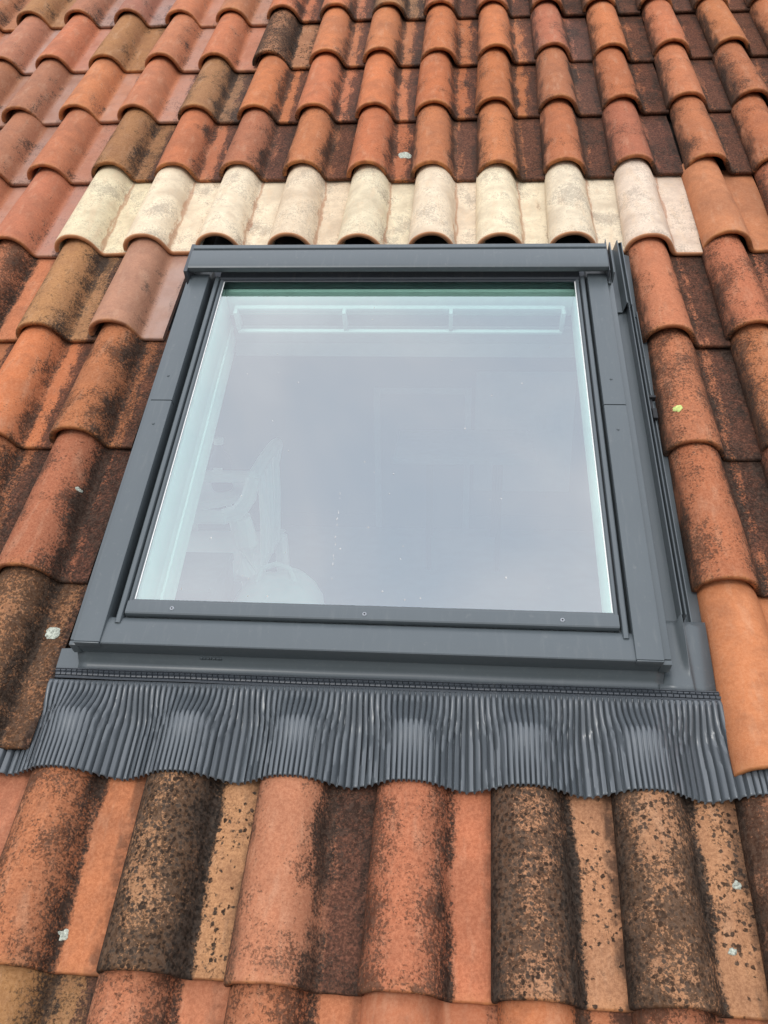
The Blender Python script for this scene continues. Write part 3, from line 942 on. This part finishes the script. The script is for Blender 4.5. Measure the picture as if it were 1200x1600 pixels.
def sstep(a, b, x):
    t = max(0, min(1, (x - a) / (b - a)))
    return t * t * (3 - 2 * t)
# hinge band: two rows of little crimped segments
NS = 118
U0, U1 = .390, 1.612
vs_, fs = [], []
rows = [(-1.6730, -.0030), (-1.6738, .0015), (-1.6752, .0016), (-1.6758, -.0012), (-1.6766, .0010), (-1.6790, .0016), (-1.6806, .0000), (-1.6814, -.0022), (-1.6824, .0012), (-1.6850, .0022), (-1.6872, .0014), (-1.6882, -.0018), (-1.6890, .0004), (-1.6904, .0008), (-1.6930, -.0010)]
ph = [(0.0, -1), (.10, .9), (.3, 1), (.7, 1), (.90, .9)]
cols = []
for s in range(NS):
    for p, h in ph:
        cols.append((U0 + (U1 - U0) * (s + p) / NS, h, s))
k = len(rows)
for u, h, s in cols:
    ww = .0022 * noise.noise(Vector((u * 6, 1.3, 0)))
    for j, (v, z) in enumerate(rows):
        cut = 0.0
        if 3 < j < 7 or 7 < j < 11:
            cut = -.0030 if h < 0 else 0.0
        sh = .0022 if j > 7 else 0.0
        lean = .0008 * noise.noise(Vector((s * 3.7, j * .2, 0)))
        dip = -.034 * sstep(.402, .388, u)
        vs_.append((L(u + sh + lean), V(v + ww), z + cut + dip))
for i in range(len(cols) - 1):
    for j in range(k - 1):
        fs.append((i * k + j, i * k + j + 1, (i + 1) * k + j + 1, (i + 1) * k + j))
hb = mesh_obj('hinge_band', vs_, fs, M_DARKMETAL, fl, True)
hb.data.set_sharp_from_angle(angle=math.radians(40))

# pleated apron dressed over the tile rolls
MWI = MW.inverted() @ RW
MIW = RW.inverted() @ MW
rows0 = sorted((tile_at[(0, c)].location.x, tile_at[(0, c)].location.y) for c in range(-3, 12))
def surf(u, v):
    """top of the tiles of the row below, in roof coordinates"""
    b = rows0[0]
    for r0 in rows0:
        if r0[0] <= u:
            b = r0
    y = v - b[1]
    z = tile_z(u - b[0], max(0, min(TL, y))) - .0075
    # also the left foot of the next roll swells smoothly
    return z
def crest_dist(u):
    best = min(rows0, key=lambda r0: abs(r0[0] + .066 - u))
    return best[0] + .066, u - best[0] - .066
def sstep(a, b, x):
    t = max(0, min(1, (x - a) / (b - a)))
    return t * t * (3 - 2 * t)
NPL = 142
GU0, GDU, GNU, GNV = 0.10, .003, 560, 24
def _v(t): return -1.6925 + (-1.868 + 1.6925) * t
raw = [[surf(GU0 + i * GDU, _v(j / (GNV - 1))) for i in range(GNU)] for j in range(GNV)]
DIL = [[max(r[max(0, i - 4):i + 5]) for i in range(GNU)] for r in raw]
def SURF(u, t):
    """the tile tops, dilated sideways: the sheet bridges the narrow valleys"""
    i = max(0, min(GNU - 1, int((u - GU0) / GDU + .5)))
    q = max(0.0, min(GNV - 1.001, t * (GNV - 1)))
    j = int(q)
    return DIL[j][i] * (1 - (q - j)) + DIL[j + 1][i] * (q - j)
PU0 = U0 - 13 * (U1 - U0) / NS
vs_, fs = [], []
shape = [(0.0, .10), (.06, .72), (.14, .98), (.34, 1.03), (.56, .97), (.71, .80), (.79, .10), (.85, -.22), (.93, -.15)]
NVV = 40
colsA = []
rp = random.Random(8)
amp = [rp.uniform(.85, 1.10) for _ in range(NPL + 1)]
shf = [rp.uniform(-.05, .05) for _ in range(NPL + 1)]
for s in range(NPL):
    for p, h in shape:
        colsA.append((s, PU0 + (U1 - U0) / NS * (s + p + shf[s] * math.sin(p * math.pi)), h))
VT, VBM = -1.6925, -1.868
for s, u0, h in colsA:
    for j in range(NVV):
        t = j / (NVV - 1)
        v = VT + (VBM - VT) * t
        uc, du = crest_dist(u0)
        fan = sstep(0.10, 1.0, t) * .0060 + .0020 * sstep(.2, .42, t) * (1 - sstep(.5, .9, t))
        u = u0 - fan * math.sin(2 * math.pi * du / .2) +   .0012 * t * noise.noise(Vector((u0 * 11, t * 1.5, 9)))
        prox0 = max(0, 1 - (abs(du) / .06) ** 2)
        # smoothed tile surface
        zs = [SURF(u + d * .006, t) for d in range(-5, 6)]
        z_t = sum(zs) / 11 + .0068
        zb = -.0005 + .002 * noise.noise(Vector((u * 5, 0, 4)))
        k1 = sstep(.03, .46, t) * (1 - prox0) + sstep(.10, .40, t) * prox0
        z = zb * (1 - k1) + z_t * k1
        # the sheet bulges over the end of each roll
        prox = max(0, 1 - (abs(du) / .055) ** 2)
        z += .0075 * prox * math.exp(-((t - .43) / (.07 if t < .43 else .20)) ** 2)
        if v > -1.822:
            z += (min(z, -.036) - z) * sstep(.391, .378, u)
        A = .0062 * amp[s] * (1 - .78 * prox * sstep(.36, .45, t) * (1 - sstep(.5, .95, t)))
        A *= sstep(0, .07, t) * .9 + .1
        cr_ =   .0018 * prox * math.exp(-((t - .42) / .04) ** 2) * noise.noise(Vector((u * 170, v * 170, 2)))
        dvv = .0016 * (h - .5) * t
        p = MWI @ Vector((u, v + (.006 * prox if j == NVV - 1 else 0) * 0 + dvv, z + A * (h - .35) + cr_))
        vs_.append(p)
for i in range(len(colsA) - 1):
    for j in range(NVV - 1):
        fs.append((i * NVV + j, i * NVV + j + 1, (i + 1) * NVV + j + 1, (i + 1) * NVV + j))
ap = mesh_obj('pleated_apron', [tuple(p) for p in vs_], fs, M_LEAD, fl, True)
ap.data.set_sharp_from_angle(angle=math.radians(65))
ap.modifiers.new('thickness', 'SOLIDIFY').thickness = .0010

# ------------------------------------------------------------------ the room behind the glass
room = root('attic_room', 'dim white attic room seen through the skylight glass', 'room', (1, 0, 3.17))
def RB(name, x0, x1, y0, y1, z0, z1, mat, bev=0.0):
    return box(name, (x0 - 1, x1 - 1, y0, y1, z0 - 3.17, z1 - 3.17), mat, room, bev)
RB('floor', -.898, 2.898, -2.01, 1.735, 3.05, 3.17, M_FLOOR)
RB('knee_wall', -.88, 2.88, -2.00, -1.975, 3.172, 3.62, M_WALL)
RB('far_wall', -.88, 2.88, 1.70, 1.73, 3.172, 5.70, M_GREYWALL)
# sloping white ceiling around the opening
bm = bmesh.new()
for a, b, c0, c1 in ((-.87, .516, -2.2, 1.98), (1.505, 2.87, -2.2, 1.98), (.5165, 1.5045, -2.2, -1.572), (.5165, 1.5045, -.580, 1.98)):
    add_box(bm, a, b, c0, c1, -.198, -.1705)
cl = bm_obj('sloping_ceiling', bm, M_WALL)
cl.parent = room
cl.matrix_world = RW
cl.matrix_parent_inverse = Matrix.Identity(4)
cl.matrix_local = room.matrix_world.inverted() @ RW
RB('skirting', -.87, 2.87, 1.686, 1.699, 3.172, 3.25, M_GREYWALL)

# white plastic armchair facing left
ch = root('plastic_armchair', 'white moulded armchair with slatted back inside the attic room', 'chair', (.22, .32, 3.17))
def chpart(name, fn, mat=M_PLASTIC, sm=40):
    bm = bmesh.new(); fn(bm); return bm_obj(name, bm, mat, ch, sm)
chpart('seat', lambda b: add_box(b, -.24, .20, -.22, .22, .40, .435, .012))
for sx, sy in ((-.24, -.21), (-.24, .21), (.21, -.21), (.21, .21)):
    chpart('leg', lambda b: tube(b, [(sx, sy, 0), (sx * .95, sy * .98, .42), (sx * .95, sy * .98, .66 if sx < 0 else .44)], [.024, .03, .026], 8))
for sy in (-.235, .235):
    def arm(b):
        add_box(b, -.27, .11, sy - .035, sy + .035, .65, .69, .012)
        tube(b, [(.09, sy, .672), (.145, sy * .99, .69), (.185, sy * .97, .745), (.205, sy * .93, .82)], [.030, .030, .028, .026], 8)
    chpart('armrest', arm)
    chpart('back_post', lambda b: tube(b, [(.155, sy * .93, .44), (.165, sy * .93, .56), (.15, sy * .98, .67)], [.040, .042, .038], 8))
chpart('top_rail', lambda b: tube(b, [(.205, -.215, .82), (.215, -.10, .84), (.218, 0, .845), (.215, .10, .84), (.205, .215, .82)], .024, 8))
for k in range(3):
    yy = -.13 + k * .13
    chpart('back_slat', lambda b: tube(b, [(.20, yy * .95, .43), (.212, yy, .62), (.214, yy * 1.02, .83)], .015, 6))

bt = root('dark_bottle', 'dark blue bottle standing behind the arm of the white chair', 'bottle', (.16, .62, 3.17))
sb = root('side_table', 'low white round table behind the white armchair', 'table', (.06, .66, 3.17))
bm = bmesh.new()
bmesh.ops.create_cone(bm, cap_ends=True, segments=32, radius1=.22, radius2=.22, depth=.03)
for q in bm.verts: q.co.z += .575
bm_obj('table_top', bm, M_WHITE, sb, 35)
for k in range(3):
    a = k * 2.094 + .4
    bm = bmesh.new(); tube(bm, [(.16 * math.cos(a), .16 * math.sin(a), 0), (.10 * math.cos(a), .10 * math.sin(a), .56)], .014, 8)
    bm_obj('leg', bm, M_WHITE, sb, 35)
bt.location.z = 3.17 + .591
def lathe(name, prof, mat, par, seg=20):
    bm = bmesh.new()
    tube(bm, [(0, 0, z) for r, z in prof], [r for r, z in prof], seg)
    return bm_obj(name, bm, mat, par, 40)
lathe('body', [(.040, 0), (.045, .01), (.045, .12), (.038, .15), (.020, .175), (.018, .20)], M_NAVY, bt)
lathe('cap', [(.021, .2005), (.021, .225)], M_PLASTIC, bt)
box('paper_label', (-.02, .02, -.0465, -.0455, .05, .11), M_FABRIC, bt)

bx = root('storage_box', 'blue grey cardboard box in front of the white armchair', 'box', (.13, -.08, 3.17))
bxs = box('carton', (-.20, .20, -.16, .16, 0, .50), M_BLUEGREY, bx, .006)
box('lid', (-.205, .205, -.165, .165, .501, .53), M_BLUEGREY, bx, .004)
bgr = root('laundry_bag', 'rounded white cloth bag standing beside the blue grey box', 'bag', (.52, -.06, 3.17))
bm = bmesh.new()
bmesh.ops.create_uvsphere(bm, u_segments=40, v_segments=24, radius=1)
for q in bm.verts:
    d = q.co.copy()
    s_ = lambda a: math.copysign(abs(a) ** .62, a)
    q.co = Vector((s_(d.x) * .16, s_(d.y) * .17, .25 + s_(d.z) * .24))
    w = noise.noise(q.co * 9) * .018 + abs(noise.noise(q.co * 16 + Vector((3, 1, 2)))) * .014
    q.co += d * w
    q.co.z = max(0.0, q.co.z)
bm_obj('cloth_body', bm, M_FABRIC, bgr, 60)
bm = bmesh.new()
tube(bm, [(-.07, 0, .485), (-.05, .01, .53), (0, .015, .545), (.05, .01, .53), (.07, 0, .485)], .010, 8)
bm_obj('handle', bm, M_FABRIC, bgr, 40)

dk = root('dark_legged_desk', 'small desk with dark legs against the far attic wall', 'desk', (1.20, 1.36, 3.17))
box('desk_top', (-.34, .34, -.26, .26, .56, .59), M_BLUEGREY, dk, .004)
for sx in (-.17, .17):
    for sy in (-.22, .22):
        box('leg', (sx - .012, sx + .012, sy - .012, sy + .012, 0, .559), M_DARKWOOD, dk)
pn = root('wall_board', 'pale rectangular board on the far attic wall', 'board', (1.52, 1.69, 3.40))
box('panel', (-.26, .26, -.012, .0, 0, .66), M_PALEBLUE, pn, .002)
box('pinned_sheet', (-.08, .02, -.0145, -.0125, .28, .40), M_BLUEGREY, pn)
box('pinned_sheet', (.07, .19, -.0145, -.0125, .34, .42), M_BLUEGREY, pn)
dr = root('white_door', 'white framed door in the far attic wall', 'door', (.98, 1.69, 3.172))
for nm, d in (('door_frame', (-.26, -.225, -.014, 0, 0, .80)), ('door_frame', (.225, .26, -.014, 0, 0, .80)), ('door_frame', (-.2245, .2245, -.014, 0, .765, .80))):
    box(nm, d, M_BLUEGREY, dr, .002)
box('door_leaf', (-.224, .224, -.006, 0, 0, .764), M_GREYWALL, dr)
